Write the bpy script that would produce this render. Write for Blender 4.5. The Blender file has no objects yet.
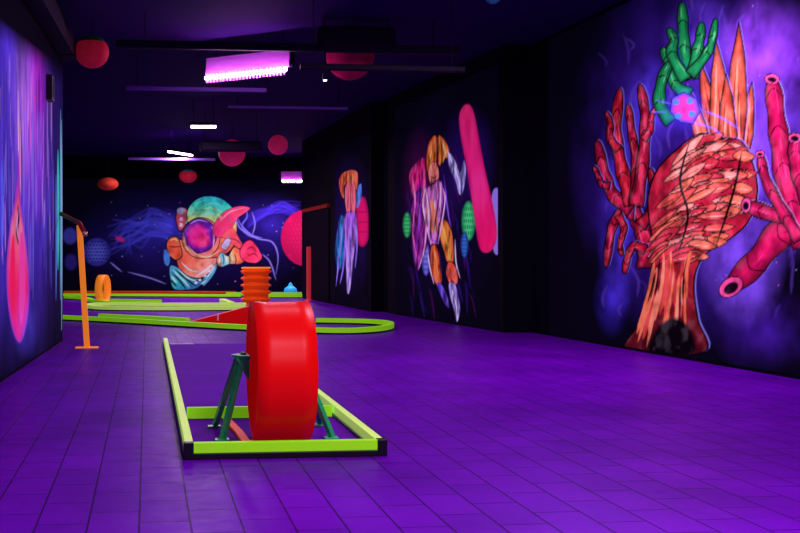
import bpy, bmesh, math, random
import numpy as np
from mathutils import Vector, Matrix
random.seed(7); RNG = np.random.default_rng(7)
scn = bpy.context.scene
COL = scn.collection
PI = math.pi

# ------------------------------------------------------------------ camera
F, HOR, EYE, PPX, PSI = 1000.0, 256.0, 1.05, 242.0, math.radians(5.44)
CS, SN = math.cos(PSI), math.sin(PSI)
def fl(x, y, z=0.0):
    """room position of a point of the floor (or of a level z) from the survey of the photo"""
    zf = (EYE - z) * F / (y - HOR); xr = (x - PPX) * zf / F
    return (xr * CS + zf * SN, zf * CS - xr * SN)
def at(x, y, zf):
    xr = (x - PPX) * zf / F
    return Vector((xr * CS + zf * SN, zf * CS - xr * SN, EYE - (y - HOR) * zf / F))
cam = bpy.data.objects.new('camera', bpy.data.cameras.new('camera'))
cam.data.sensor_width = 36; cam.data.lens = F / 800 * 36
cam.data.shift_x = (400 - PPX) / 800; cam.data.shift_y = (HOR - 266.5) / 800
cam.data.clip_end = 200
cam.location = (0, 0, EYE); cam.rotation_euler = (PI / 2, 0, -PSI)
COL.objects.link(cam); scn.camera = cam
vs = scn.view_settings
vs.view_transform = 'Standard'; vs.look = 'None'; vs.gamma = 1; vs.exposure = 0; vs.use_curve_mapping = False

# ------------------------------------------------------------------ materials
def lin(c):
    c = np.asarray(c, float) / 255.0
    return np.where(c <= .04045, c / 12.92, ((c + .055) / 1.055) ** 2.4)
def mat(name, rgb, rough=.5, spec=.3, metal=0.0, bump=0.0, bscale=40, emit=None, strength=0.0, vary=.08):
    m = bpy.data.materials.new(name); m.use_nodes = True
    nt = m.node_tree; b = nt.nodes['Principled BSDF']
    b.inputs['Roughness'].default_value = rough
    b.inputs['Specular IOR Level'].default_value = spec
    b.inputs['Metallic'].default_value = metal
    tc = nt.nodes.new('ShaderNodeTexCoord')
    n = nt.nodes.new('ShaderNodeTexNoise'); n.inputs['Scale'].default_value = bscale; n.inputs['Detail'].default_value = 3
    nt.links.new(tc.outputs['Object'], n.inputs['Vector'])
    r = nt.nodes.new('ShaderNodeValToRGB')
    lo = [max(0, v * (1 - vary)) for v in rgb]; hi = [min(1, v * (1 + vary)) for v in rgb]
    r.color_ramp.elements[0].color = (*lo, 1); r.color_ramp.elements[0].position = .3
    r.color_ramp.elements[1].color = (*hi, 1); r.color_ramp.elements[1].position = .7
    nt.links.new(n.outputs['Fac'], r.inputs['Fac']); nt.links.new(r.outputs['Color'], b.inputs['Base Color'])
    if bump:
        bp = nt.nodes.new('ShaderNodeBump'); bp.inputs['Strength'].default_value = bump; bp.inputs['Distance'].default_value = .01
        nt.links.new(n.outputs['Fac'], bp.inputs['Height']); nt.links.new(bp.outputs['Normal'], b.inputs['Normal'])
    if emit:
        b.inputs['Emission Color'].default_value = (*emit, 1); b.inputs['Emission Strength'].default_value = strength
    return m
FLUO = .3                                                     # steady emission put into paints and plastics, imitating fluorescence under the UV lamps
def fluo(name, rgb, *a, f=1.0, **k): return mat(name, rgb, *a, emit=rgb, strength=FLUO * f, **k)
def tile_floor():
    m = bpy.data.materials.new('tile_floor'); m.use_nodes = True
    nt = m.node_tree; L = nt.links; b = nt.nodes['Principled BSDF']
    tc = nt.nodes.new('ShaderNodeTexCoord'); mp = nt.nodes.new('ShaderNodeMapping')
    mp.inputs['Rotation'].default_value = (0, 0, PI / 2); mp.inputs['Location'].default_value = (.05, .03, 0)
    L.new(tc.outputs['Object'], mp.inputs['Vector'])
    bk = nt.nodes.new('ShaderNodeTexBrick'); bk.offset = .5
    bk.inputs['Scale'].default_value = 1; bk.inputs['Brick Width'].default_value = .34; bk.inputs['Row Height'].default_value = .2
    bk.inputs['Mortar Size'].default_value = .0045; bk.inputs['Mortar Smooth'].default_value = .3; bk.inputs['Bias'].default_value = 0
    bk.inputs['Color1'].default_value = (.112, .001, .39, 1); bk.inputs['Color2'].default_value = (.132, .0013, .44, 1)  # violet cast of the lamps painted into the tile colour
    bk.inputs['Mortar'].default_value = (.03, .001, .11, 1)
    L.new(mp.outputs['Vector'], bk.inputs['Vector'])
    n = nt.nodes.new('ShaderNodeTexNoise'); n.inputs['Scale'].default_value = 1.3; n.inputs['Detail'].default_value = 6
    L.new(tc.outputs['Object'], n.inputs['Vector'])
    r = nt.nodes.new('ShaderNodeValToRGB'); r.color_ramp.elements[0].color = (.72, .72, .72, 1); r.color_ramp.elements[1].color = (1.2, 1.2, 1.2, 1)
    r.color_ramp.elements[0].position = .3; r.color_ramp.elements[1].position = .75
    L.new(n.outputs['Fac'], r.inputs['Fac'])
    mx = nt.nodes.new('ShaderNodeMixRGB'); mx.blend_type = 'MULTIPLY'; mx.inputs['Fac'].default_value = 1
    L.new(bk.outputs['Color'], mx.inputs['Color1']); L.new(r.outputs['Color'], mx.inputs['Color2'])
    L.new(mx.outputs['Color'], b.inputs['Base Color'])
    n2 = nt.nodes.new('ShaderNodeTexNoise'); n2.inputs['Scale'].default_value = 9; n2.inputs['Detail'].default_value = 5
    L.new(tc.outputs['Object'], n2.inputs['Vector'])
    rr = nt.nodes.new('ShaderNodeMapRange'); rr.inputs['To Min'].default_value = .3; rr.inputs['To Max'].default_value = .55
    L.new(n2.outputs['Fac'], rr.inputs['Value']); L.new(rr.outputs['Result'], b.inputs['Roughness'])
    b.inputs['Specular IOR Level'].default_value = .03
    b.inputs['Specular Tint'].default_value = (.55, .25, 1, 1)
    ad = nt.nodes.new('ShaderNodeMath'); ad.operation = 'MULTIPLY_ADD'; ad.inputs[1].default_value = -1.0
    L.new(bk.outputs['Fac'], ad.inputs[0])
    ml = nt.nodes.new('ShaderNodeMath'); ml.operation = 'MULTIPLY'; ml.inputs[1].default_value = .25
    L.new(n2.outputs['Fac'], ml.inputs[0]); L.new(ml.outputs[0], ad.inputs[2])
    bp = nt.nodes.new('ShaderNodeBump'); bp.inputs['Strength'].default_value = .6; bp.inputs['Distance'].default_value = .006
    L.new(ad.outputs[0], bp.inputs['Height']); L.new(bp.outputs['Normal'], b.inputs['Normal'])
    return m
def mural_mat():
    m = bpy.data.materials.new('mural_paint'); m.use_nodes = True
    nt = m.node_tree; b = nt.nodes['Principled BSDF']
    a = nt.nodes.new('ShaderNodeAttribute'); a.attribute_name = 'paint'
    nt.links.new(a.outputs['Color'], b.inputs['Base Color'])
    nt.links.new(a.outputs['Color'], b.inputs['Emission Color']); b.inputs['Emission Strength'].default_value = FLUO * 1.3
    b.inputs['Roughness'].default_value = .9; b.inputs['Specular IOR Level'].default_value = .03
    n = nt.nodes.new('ShaderNodeTexNoise'); n.inputs['Scale'].default_value = 60
    tc = nt.nodes.new('ShaderNodeTexCoord'); nt.links.new(tc.outputs['Object'], n.inputs['Vector'])
    bp = nt.nodes.new('ShaderNodeBump'); bp.inputs['Strength'].default_value = .08
    nt.links.new(n.outputs['Fac'], bp.inputs['Height']); nt.links.new(bp.outputs['Normal'], b.inputs['Normal'])
    return m
M = dict(
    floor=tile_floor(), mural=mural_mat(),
    wall=mat('black_wall_paint', (.0025, .0012, .008), .8, .06, bump=.15, bscale=25),
    ceil=mat('dark_ceiling', (.022, .004, .085), .85, .05, bump=.1, bscale=12),  # violet lamp glow on the ceiling is put into its colour
    pipe=mat('dark_pipe', (.006, .002, .018), .6, .1),
    steel=mat('violet_lit_conduit', (.2, .08, .5), .5, .2),  # dark conduit; the violet light it catches is put into its colour
    black=mat('black_plastic', (.006, .005, .01), .4, .3),
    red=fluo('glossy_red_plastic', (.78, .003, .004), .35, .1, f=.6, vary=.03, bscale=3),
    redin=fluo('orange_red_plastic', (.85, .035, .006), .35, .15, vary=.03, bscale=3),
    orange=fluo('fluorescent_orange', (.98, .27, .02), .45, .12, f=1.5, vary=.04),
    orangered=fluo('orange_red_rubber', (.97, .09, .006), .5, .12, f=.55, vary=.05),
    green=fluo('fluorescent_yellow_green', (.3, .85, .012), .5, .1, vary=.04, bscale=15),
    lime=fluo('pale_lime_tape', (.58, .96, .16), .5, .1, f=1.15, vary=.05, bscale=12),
    stand=mat('green_painted_steel', (.015, .62, .17), .35, .4, vary=.06),
    board=mat('purple_lane_board', (.12, .0012, .4), .7, .02, vary=.12, bscale=2.5),  # same violet lamp cast in the colour as on the floor tiles
    white=mat('white_tape', (.8, .75, .85), .6, .2),
    darkred=mat('dark_red_rail', (.3, .02, .012), .6, .06),
    brass=mat('brass_cap', (.7, .5, .2), .3, .5, metal=.7),
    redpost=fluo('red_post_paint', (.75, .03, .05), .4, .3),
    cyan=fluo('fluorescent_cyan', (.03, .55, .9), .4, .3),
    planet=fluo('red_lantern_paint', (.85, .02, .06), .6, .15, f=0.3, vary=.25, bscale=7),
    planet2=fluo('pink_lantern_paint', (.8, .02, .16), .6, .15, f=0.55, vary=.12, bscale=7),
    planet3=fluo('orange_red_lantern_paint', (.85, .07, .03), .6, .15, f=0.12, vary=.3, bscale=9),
    planet4=mat('dim_pink_lantern_paint', (.62, .014, .1), .7, .05, vary=.2, bscale=5),
    leaf=mat('green_cap_paint', (.05, .35, .12), .6, .15, vary=.2, bscale=14),
    teal=mat('teal_paint', (.05, .5, .45), .6, .15),
    cord=mat('black_cord', (.01, .01, .015), .6, .1),
    reflector=mat('violet_reflector', (.85, .2, .95), .6, .1, vary=.05),
    housing=mat('dark_lamp_housing', (.01, .004, .025), .6, .1),
    led=mat('uv_lamp_tube', (1, 1, 1), .5, .1, emit=(1, .5, 1), strength=80),
    tube=mat('small_uv_tube', (1, 1, 1), .5, .1, emit=(1, .72, 1), strength=14),
    spot=mat('spot_lens', (1, 1, 1), .5, .1, emit=(.8, .8, 1), strength=4),
)

# ------------------------------------------------------------------ mesh helpers
def obj(name, bm, m, parent=None, smooth=False):
    me = bpy.data.meshes.new(name)
    bmesh.ops.recalc_face_normals(bm, faces=bm.faces)
    bm.to_mesh(me); bm.free()
    for p in me.polygons: p.use_smooth = smooth
    me.materials.append(m)
    o = bpy.data.objects.new(name, me); COL.objects.link(o)
    if parent: o.parent = parent
    return o
def tag(o, label, cat, group=None):
    o['label'] = label; o['category'] = cat
    if group: o['group'] = group
    return o
def thing(name, label, cat, loc=(0, 0, 0), rz=0, group=None):
    o = bpy.data.objects.new(name, None); COL.objects.link(o); o.empty_display_size = .1
    o.location = loc; o.rotation_euler = (0, 0, rz)
    return tag(o, label, cat, group)
def struct(name, bm, m):
    o = obj(name, bm, m); o['kind'] = 'structure'; return o
def box(bm, x0, x1, y0, y1, z0, z1, bev=0.0):
    r = bmesh.ops.create_cube(bm, size=1)
    for v in r['verts']:
        v.co = Vector(((x0 + x1) / 2 + v.co.x * (x1 - x0), (y0 + y1) / 2 + v.co.y * (y1 - y0), (z0 + z1) / 2 + v.co.z * (z1 - z0)))
    if bev:
        es = {e for v in r['verts'] for e in v.link_edges}
        bmesh.ops.bevel(bm, geom=list(es), offset=bev, segments=2, affect='EDGES', profile=.5)
    return bm
def B(*a): return box(bmesh.new(), *a)
def prism(pts, z0, z1, bm=None):
    bm = bm or bmesh.new()
    lo = [bm.verts.new((x, y, z0)) for x, y in pts]; hi = [bm.verts.new((x, y, z1)) for x, y in pts]
    bm.faces.new(lo[::-1]); bm.faces.new(hi)
    n = len(pts)
    for i in range(n): bm.faces.new((lo[i], lo[(i + 1) % n], hi[(i + 1) % n], hi[i]))
    return bm
def sweep(path, section, closed=False, bm=None, up=Vector((0, 0, 1))):
    """section: list of (side, up) offsets carried along a polyline path"""
    bm = bm or bmesh.new(); P = [Vector(p) for p in path]; n = len(P); rings = []
    for i in range(n):
        if closed: a, b = P[(i - 1) % n], P[(i + 1) % n]
        else: a, b = P[max(0, i - 1)], P[min(n - 1, i + 1)]
        t = (b - a).normalized(); s = t.cross(up)
        if s.length < 1e-4: s = Vector((1, 0, 0))
        s.normalize(); u = s.cross(t)
        k = 1.0
        if 0 < i < n - 1 or closed:
            d = (P[i] - P[i - 1]).normalized().dot(t); k = 1 / max(.5, d)
        rings.append([bm.verts.new(P[i] + s * (q * k) + u * w) for q, w in section])
    m = len(section)
    for i in range(n if closed else n - 1):
        A, C = rings[i], rings[(i + 1) % n]
        for j in range(m): bm.faces.new((A[j], A[(j + 1) % m], C[(j + 1) % m], C[j]))
    if not closed: bm.faces.new(rings[0]); bm.faces.new(rings[-1][::-1])
    return bm
def circ(r, n=12): return [(r * math.cos(2 * PI * i / n), r * math.sin(2 * PI * i / n)) for i in range(n)]
def rect(w, h0, h1): return [(-w / 2, h0), (w / 2, h0), (w / 2, h1), (-w / 2, h1)]
def lathe(prof, n=32, bm=None, cx=0, cy=0):
    bm = bm or bmesh.new(); rings = []
    for r, z in prof:
        if r < 1e-6: rings.append([bm.verts.new((cx, cy, z))])
        else: rings.append([bm.verts.new((cx + r * math.cos(2 * PI * i / n), cy + r * math.sin(2 * PI * i / n), z)) for i in range(n)])
    for A, C in zip(rings, rings[1:]):
        for i in range(n):
            j = (i + 1) % n
            if len(A) == 1 and len(C) == 1: continue
            if len(A) == 1: bm.faces.new((A[0], C[j], C[i]))
            elif len(C) == 1: bm.faces.new((A[i], A[j], C[0]))
            else: bm.faces.new((A[i], A[j], C[j], C[i]))
    return bm
def smooth_path(pts, closed=False, sub=8):
    P = [np.asarray(p, float) for p in pts]; n = len(P); out = []
    for i in range(n if closed else n - 1):
        if closed: a, b, c, d = P[(i - 1) % n], P[i], P[(i + 1) % n], P[(i + 2) % n]
        else: a, b, c, d = P[max(0, i - 1)], P[i], P[i + 1], P[min(n - 1, i + 2)]
        for k in range(sub):
            t = k / sub
            out.append(.5 * (2 * b + (c - a) * t + (2 * a - 5 * b + 4 * c - d) * t * t + (3 * b - a - 3 * c + d) * t ** 3))
    if not closed: out.append(P[-1])
    return out

# ------------------------------------------------------------------ room shell
CEIL = 3.95
def lw(y): return -1.04 - .0415 * (12.51 - y)            # face of the left wall
R1A, R1B = (5.62, 6.0), (5.27, 12.95)                     # the right wall and its two steps
R2A, R2B = (4.86, 13.3), (4.44, 17.6)
R3A, R3B = (4.2, 18.5), (3.9, 25.0)
BACK = 29.2
struct('floor', B(-5, 7.5, -2.2, BACK + .3, -.15, 0), M['floor'])
struct('ceiling', B(-5, 7.5, -2.2, BACK + .3, CEIL, CEIL + .15), M['ceil'])
struct('wall_left', prism([(lw(-2), -2), (lw(12.55), 12.55), (-5, 12.55), (-5, 12.3), (-1.9, 12.3), (-2, -2)], 0, CEIL), M['wall'])
struct('wall_far_left', B(-5, -4.8, 12.55, BACK, 0, CEIL), M['wall'])
struct('wall_back', B(-5, 7.5, BACK, BACK + .25, 0, CEIL), M['wall'])
struct('wall_right', prism([(5.98, -2), R1A, R1B, (5.27, 13.3), R2A, R2B, (R2B[0], 18.5), R3A, R3B, (4.15, 25), (4.45, 18.75), (4.7, 18.75), (5.1, 13.6), (5.5, 13.6), (6.3, -2)], 0, CEIL), M['wall'])
struct('wall_far_right', B(7.2, 7.5, 12.5, BACK, 0, CEIL), M['wall'])
struct('wall_front', B(-5, 7.5, -2.2, -2, 0, CEIL), M['wall'])

# ------------------------------------------------------------------ murals
def sdf_poly(X, Y, pts):
    P = np.asarray(pts, float); d = np.full(X.shape, 1e9); ins = np.zeros(X.shape, bool); n = len(P)
    for i in range(n):
        x0, y0 = P[i]; x1, y1 = P[(i + 1) % n]
        ex, ey = x1 - x0, y1 - y0; L = ex * ex + ey * ey + 1e-12
        t = np.clip(((X - x0) * ex + (Y - y0) * ey) / L, 0, 1)
        d = np.minimum(d, (X - x0 - t * ex) ** 2 + (Y - y0 - t * ey) ** 2)
        if y0 != y1:
            cr = ((y0 > Y) != (y1 > Y)) & (X < (x1 - x0) * (Y - y0) / (y1 - y0) + x0)
            ins ^= cr
    d = np.sqrt(d); return np.where(ins, -d, d)
class Mural:
    """a painting on a wall: a fine flat sheet whose vertices carry the paint colour"""
    def __init__(s, p0, p1, z0, z1, du, dz, gain=1.0, off=.006):
        s.p0 = np.array(p0, float); s.p1 = np.array(p1, float); L = np.linalg.norm(s.p1 - s.p0); u = (s.p1 - s.p0) / L
        n = np.array([-u[1], u[0]])
        if np.dot(n, -s.p0) < 0: n = -n
        s.nu = int(L / du) + 1; s.nz = int((z1 - z0) / dz) + 1
        a = np.linspace(0, L, s.nu); z = np.linspace(z0, z1, s.nz)
        A, Z = np.meshgrid(a, z)
        s.U, s.Z = A, Z
        s.WX = s.p0[0] + u[0] * A + n[0] * off; s.WY = s.p0[1] + u[1] * A + n[1] * off
        zf = s.WY * CS + s.WX * SN; xr = s.WX * CS - s.WY * SN
        s.X = PPX + F * xr / zf; s.Y = HOR - F * (Z - EYE) / zf      # the survey's coordinates of each spot of wall
        s.col = np.zeros(A.shape + (3,)); s.col[:] = (.0022, .0012, .008)
        s.id = np.zeros(A.shape, int); s.gain = gain; s.flip = False
    def sub(s, pts, pad):
        P = np.asarray(pts, float); x0, y0 = P.min(0) - pad; x1, y1 = P.max(0) + pad
        mk = (s.X > x0) & (s.X < x1) & (s.Y > y0) & (s.Y < y1)
        return np.nonzero(mk)
    def lay(s, ix, cov, c, part=None):
        c = np.asarray(c, float); c = lin(c) * s.gain
        s.col[ix] = s.col[ix] * (1 - cov[:, None]) + c * cov[:, None]
        if part is not None:
            q = cov > .5; s.id[ix[0][q], ix[1][q]] = part
    def poly(s, pts, c, part=None, soft=.8, sm=True, line=0, lc=(8, 2, 20), rim=None, c2=None, grad=None, noise=0, alpha=1):
        if sm: pts = smooth_path(pts, True, 6)
        ix = s.sub(pts, 4 + soft * 2)
        if len(ix[0]) == 0: return
        X, Y = s.X[ix], s.Y[ix]; d = sdf_poly(X, Y, pts)
        col = np.tile(np.asarray(c, float), (len(X), 1))
        if c2 is not None:
            (x0, y0), (x1, y1) = grad; t = ((X - x0) * (x1 - x0) + (Y - y0) * (y1 - y0)) / ((x1 - x0) ** 2 + (y1 - y0) ** 2)
            t = np.clip(t, 0, 1)[:, None]
            if isinstance(c2, list):
                st = np.array([c] + c2, float); k = t[:, 0] * (len(st) - 1); i = np.minimum(k.astype(int), len(st) - 2); f = (k - i)[:, None]
                col = st[i] * (1 - f) + st[i + 1] * f
            else: col = col * (1 - t) + np.asarray(c2, float) * t
        if noise: col = np.clip(col * (1 + noise * (s.noise(.12, ix) - .5)[:, None] * 2), 0, 255)
        if rim is not None:
            w, rc = rim; k = np.clip(1 + d / w, 0, 1)[:, None] ** 1.5; col = col * (1 - k) + np.asarray(rc, float) * k
        s.lay(ix, alpha * np.clip(.5 - d / soft, 0, 1), col, part)
        if line: s.lay(ix, np.clip((line - np.abs(d)) / .6, 0, 1), np.tile(np.asarray(lc, float), (len(X), 1)), part if part is None else None)
    def stroke(s, pts, w, c, part=None, soft=.7, taper=True, alpha=1, sm=True):
        if sm and len(pts) > 2: pts = smooth_path(pts, False, 6)
        P = np.asarray(pts, float); ix = s.sub(P, w + 2)
        if len(ix[0]) == 0: return
        X, Y = s.X[ix], s.Y[ix]; best = np.full(X.shape, 1e9); n = len(P) - 1
        for i in range(n):
            x0, y0 = P[i]; ex, ey = P[i + 1] - P[i]; L = ex * ex + ey * ey + 1e-12
            t = np.clip(((X - x0) * ex + (Y - y0) * ey) / L, 0, 1)
            q = (i + t) / n; ww = w / 2 * (np.minimum(1, 3.2 * np.minimum(q, 1 - q) + .15) if taper else 1)
            best = np.minimum(best, np.hypot(X - x0 - t * ex, Y - y0 - t * ey) - ww)
        s.lay(ix, alpha * np.clip(.5 - best / soft, 0, 1), np.tile(np.asarray(c, float), (len(X), 1)), part)
    def glow(s, cx, cy, rx, ry, c, a=1, p=1.5, nz=0, ns=.5, rot=0):
        dx, dy = s.X - cx, s.Y - cy; k = math.cos(rot); q = math.sin(rot)
        d = np.hypot((dx * k + dy * q) / rx, (-dx * q + dy * k) / ry)
        cov = a * np.clip(1 - d, 0, 1) ** p
        if nz: cov = cov * np.clip(1 + nz * 2 * (s.noise(ns) - .5), 0, 2)
        s.col = s.col + (lin(c) * s.gain) * np.clip(cov, 0, 1)[..., None] * (1 - np.clip(s.col, 0, 1))
    def noise(s, sc, ix=None, sx=1.0, oct=4, seed=0):
        U, Z = (s.U, s.Z) if ix is None else (s.U[ix], s.Z[ix])
        out = np.zeros(U.shape); amp = .5; tot = 0
        for o in range(oct):
            g = np.random.default_rng(seed * 31 + o + 5).random((64, 64)); f = 2 ** o / sc
            a, b = U * f * sx + 7.3 * o, Z * f + 3.1 * o
            i, j = np.floor(a).astype(int), np.floor(b).astype(int); fa, fb = a - i, b - j
            fa = fa * fa * (3 - 2 * fa); fb = fb * fb * (3 - 2 * fb)
            i0, i1, j0, j1 = i % 64, (i + 1) % 64, j % 64, (j + 1) % 64
            out += amp * ((g[i0, j0] * (1 - fa) + g[i1, j0] * fa) * (1 - fb) + (g[i0, j1] * (1 - fa) + g[i1, j1] * fa) * fb)
            tot += amp; amp *= .5
        return out / tot
    def ellipse(s, cx, cy, rx, ry, c, rot=0, **kw):
        pts = [(cx + rx * math.cos(t) * math.cos(rot) - ry * math.sin(t) * math.sin(rot), cy + rx * math.cos(t) * math.sin(rot) + ry * math.sin(t) * math.cos(rot)) for t in np.linspace(0, 2 * PI, 29)[:-1]]
        s.poly(pts, c, sm=False, **kw)
    def stars(s, n, x0, x1, y0, y1, r=(.3, .8), cols=((200, 180, 255), (255, 120, 220), (120, 160, 255))):
        for i in range(n):
            s.ellipse(RNG.uniform(x0, x1), RNG.uniform(y0, y1), *(2 * [RNG.uniform(*r)]), cols[i % len(cols)], alpha=RNG.uniform(.3, .9))
    def brushwork(s, part, amt=1.0, sc=.16, sx=2.5, seed=9):
        """rough dry-brush modulation of one painted figure"""
        q = s.id == part; n = s.noise(sc, sx=sx, oct=3, seed=seed)[q]; k = np.clip((n - .5) * 4, -1, 1) * amt
        c = s.col[q]; d = np.clip(-k, 0, 1)[:, None]; l = np.clip(k, 0, 1)[:, None]
        c = c * (1 - .8 * d); s.col[q] = c + (np.clip(c * 1.5 + .06, 0, 1) - c) * l
    def build(s, label, names, name='wall_mural'):
        root = thing(name, label, 'mural', (float(s.WX.mean()), float(s.WY.mean()), float(s.Z.min())))
        c = np.clip(s.col, 0, .97); V = np.stack([s.WX, s.WY, s.Z], -1).reshape(-1, 3); C = np.concatenate([c.reshape(-1, 3), np.ones((V.shape[0], 1))], 1)
        I = np.arange(s.nu * s.nz).reshape(s.nz, s.nu)
        Q = np.stack([I[:-1, :-1], I[:-1, 1:], I[1:, 1:], I[1:, :-1]], -1).reshape(-1, 4)
        a, b, d = V[Q[0][0]], V[Q[0][1]], V[Q[0][2]]
        if np.dot(np.cross(b - a, d - a), np.array([0, 0, 1.0]) * 0 - np.array([a[0], a[1], 0])) < 0: Q = Q[:, ::-1]
        fid = np.max(np.stack([s.id[:-1, :-1], s.id[:-1, 1:], s.id[1:, 1:], s.id[1:, :-1]], -1), -1).reshape(-1)
        org = np.array(root.location)
        for k, nm in enumerate(names):
            q = Q[fid == k]
            if len(q) == 0: continue
            u, inv = np.unique(q, return_inverse=True); inv = inv.reshape(-1)
            me = bpy.data.meshes.new(nm); me.vertices.add(len(u)); me.vertices.foreach_set('co', (V[u] - org).astype(np.float32).ravel())
            me.loops.add(len(inv)); me.loops.foreach_set('vertex_index', inv.astype(np.int32))
            me.polygons.add(len(q)); me.polygons.foreach_set('loop_start', np.arange(0, len(inv), 4, dtype=np.int32))
            at_ = me.color_attributes.new('paint', 'FLOAT_COLOR', 'POINT'); at_.data.foreach_set('color', C[u].astype(np.float32).ravel())
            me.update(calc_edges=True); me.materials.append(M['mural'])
            o = bpy.data.objects.new(nm, me); COL.objects.link(o); o.parent = root
        return root

# -- the big mural on the right wall: a plain reef of glowing corals on a violet cloud (no character)
def along(A, Bp, y): t = (y - A[1]) / (Bp[1] - A[1]); return (A[0] + (Bp[0] - A[0]) * t, y)
m = Mural(along(R1A, R1B, 6.9), along(R1A, R1B, 12.75), .03, 3.9, .0125, .0125, 1.0)
m.glow(690, 150, 125, 200, (58, 26, 150), .8, .9, 1.3, .5)
for x, y, rx, ry, c, a in ((765, 130, 80, 150, (112, 62, 215), .8), (742, 262, 46, 70, (128, 84, 240), .95), (620, 205, 26, 120, (70, 48, 205), .8), (648, 110, 30, 60, (80, 56, 225), .85), (765, 330, 60, 45, (70, 28, 160), .5), (700, 40, 40, 60, (100, 60, 210), .7), (755, 50, 40, 60, (130, 60, 215), .8), (745, 170, 22, 60, (150, 110, 250), .8), (612, 300, 20, 40, (60, 40, 190), .6), (790, 60, 30, 60, (110, 40, 190), .6)):
    m.glow(x, y, rx, ry, c, a, 1.2, 1.5, .28)
m.stars(50, 690, 860, 5, 300, (.3, .8))
for i in range(60):                                             # wispy brush marks
    x, y = RNG.uniform(600, 830), RNG.uniform(10, 320); L = RNG.uniform(10, 34)
    m.stroke([(x, y), (x + RNG.uniform(-4, 4), y - L / 2), (x + RNG.uniform(-8, 8), y - L)], RNG.uniform(1, 3.5), (120, 85, 235), alpha=RNG.uniform(.08, .3), soft=2)
DK = (14, 2, 14)
def frond(pts, w, c, part, seg=5, hi=(255, 90, 130), rim=(150, 140, 255)):
    """a tapered, jointed coral tube along a path"""
    P = smooth_path(pts, False, 8); n = len(P); L_, R_ = [], []
    for i, p in enumerate(P):
        t = P[min(n - 1, i + 1)] - P[max(0, i - 1)]; t = t / (np.hypot(*t) + 1e-9); nn = np.array([-t[1], t[0]])
        q = i / (n - 1); ww = w / 2 * (1 - .42 * q) * (1 + .1 * math.sin(q * seg * 2 * PI)) * (1 if q < .86 else math.sqrt(max(.02, 1 - ((q - .86) / .14) ** 2)))
        L_.append(p + nn * ww); R_.append(p - nn * ww)
    out = L_ + R_[::-1]
    m.poly([tuple(p + np.array([1.2, -.6])) for p in out], rim, sm=False, soft=1.2, alpha=.7)
    m.poly(out, c, part, sm=False, line=.9, lc=DK, rim=(w * .35, tuple(v * .45 for v in c)), noise=.25)
    for k in range(1, seg):
        i = int(n * k / seg); a, b = L_[i], R_[i]; mid = P[i] + (P[min(n - 1, i + 2)] - P[i]) * .8
        m.stroke([tuple(a), tuple(mid), tuple(b)], 1.3, DK, part)
    for k in range(int(seg * 2.5)):
        i = RNG.integers(2, n - 5); f = RNG.uniform(-.55, .55); j = min(n - 1, i + int(RNG.integers(2, 6)))
        a = P[i] + (L_[i] - P[i]) * f; b = P[j] + (L_[j] - P[j]) * f
        m.stroke([tuple(a), tuple(b)], 1.0, hi if k % 2 else DK, part, alpha=.6)
RD, MG = (205, 28, 62), (228, 22, 98)
def mouth(x, y, rx, ry, part, c, rot=0.0):
    m.ellipse(x, y, rx, ry, c, rot, part=part, line=.8, lc=DK); m.ellipse(x, y + ry * .12, rx * .62, ry * .58, (26, 2, 24), rot, part=part, soft=1.2)
def shard(bx, by, tx, ty, w, c, part):
    dx, dy = tx - bx, ty - by; L = math.hypot(dx, dy); nx, ny = -dy / L, dx / L
    o = [(bx + nx * w * .35, by + ny * w * .35), (bx + dx * .35 + nx * w * .5, by + dy * .35 + ny * w * .5), (bx + dx * .75 + nx * w * .3, by + dy * .75 + ny * w * .3), (tx, ty),
         (bx + dx * .7 - nx * w * .3, by + dy * .7 - ny * w * .3), (bx + dx * .3 - nx * w * .5, by + dy * .3 - ny * w * .5), (bx - nx * w * .35, by - ny * w * .35)]
    m.poly([(x + 1.2, y - .6) for x, y in o], (150, 140, 255), sm=False, soft=1.2, alpha=.7)
    m.poly(o, c, part, sm=False, line=.9, lc=DK, rim=(w * .3, tuple(v * .5 for v in c)), noise=.3)
    for k in range(6):
        f = RNG.uniform(-.3, .3); a = RNG.uniform(.05, .4); b = a + RNG.uniform(.2, .45)
        m.stroke([(bx + dx * a + nx * w * f, by + dy * a + ny * w * f), (bx + dx * b + nx * w * f * (1 - b), by + dy * b + ny * w * f * (1 - b))], 1.3, DK if k % 2 else (255, 170, 130), part, alpha=.75)
# left magenta bush: many forked twigs from one stem
frond([(648, 268), (646, 240), (638, 220), (630, 205)], 22, (205, 28, 70), 2, 5)
for pts, w in (([(634, 214), (620, 214), (611, 232), (606, 268)], 12), ([(632, 210), (614, 196), (604, 172), (597, 140)], 15), ([(610, 186), (602, 184), (598, 176), (594, 166)], 8), ([(632, 205), (622, 170), (616, 130), (620, 88)], 15),
               ([(619, 150), (610, 138), (610, 124), (606, 112)], 9), ([(634, 204), (636, 165), (631, 128), (628, 104)], 11), ([(636, 206), (643, 160), (645, 118), (640, 84)], 14), ([(643, 140), (650, 130), (651, 118), (655, 108)], 8),
               ([(640, 226), (652, 210), (654, 190), (650, 168)], 12), ([(646, 250), (634, 246), (628, 256), (624, 274)], 10), ([(618, 215), (624, 228), (620, 244), (622, 256)], 8)):
    frond(pts, w, (RNG.uniform(185, 222), 28, RNG.uniform(55, 80)), 2, 4)
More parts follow.
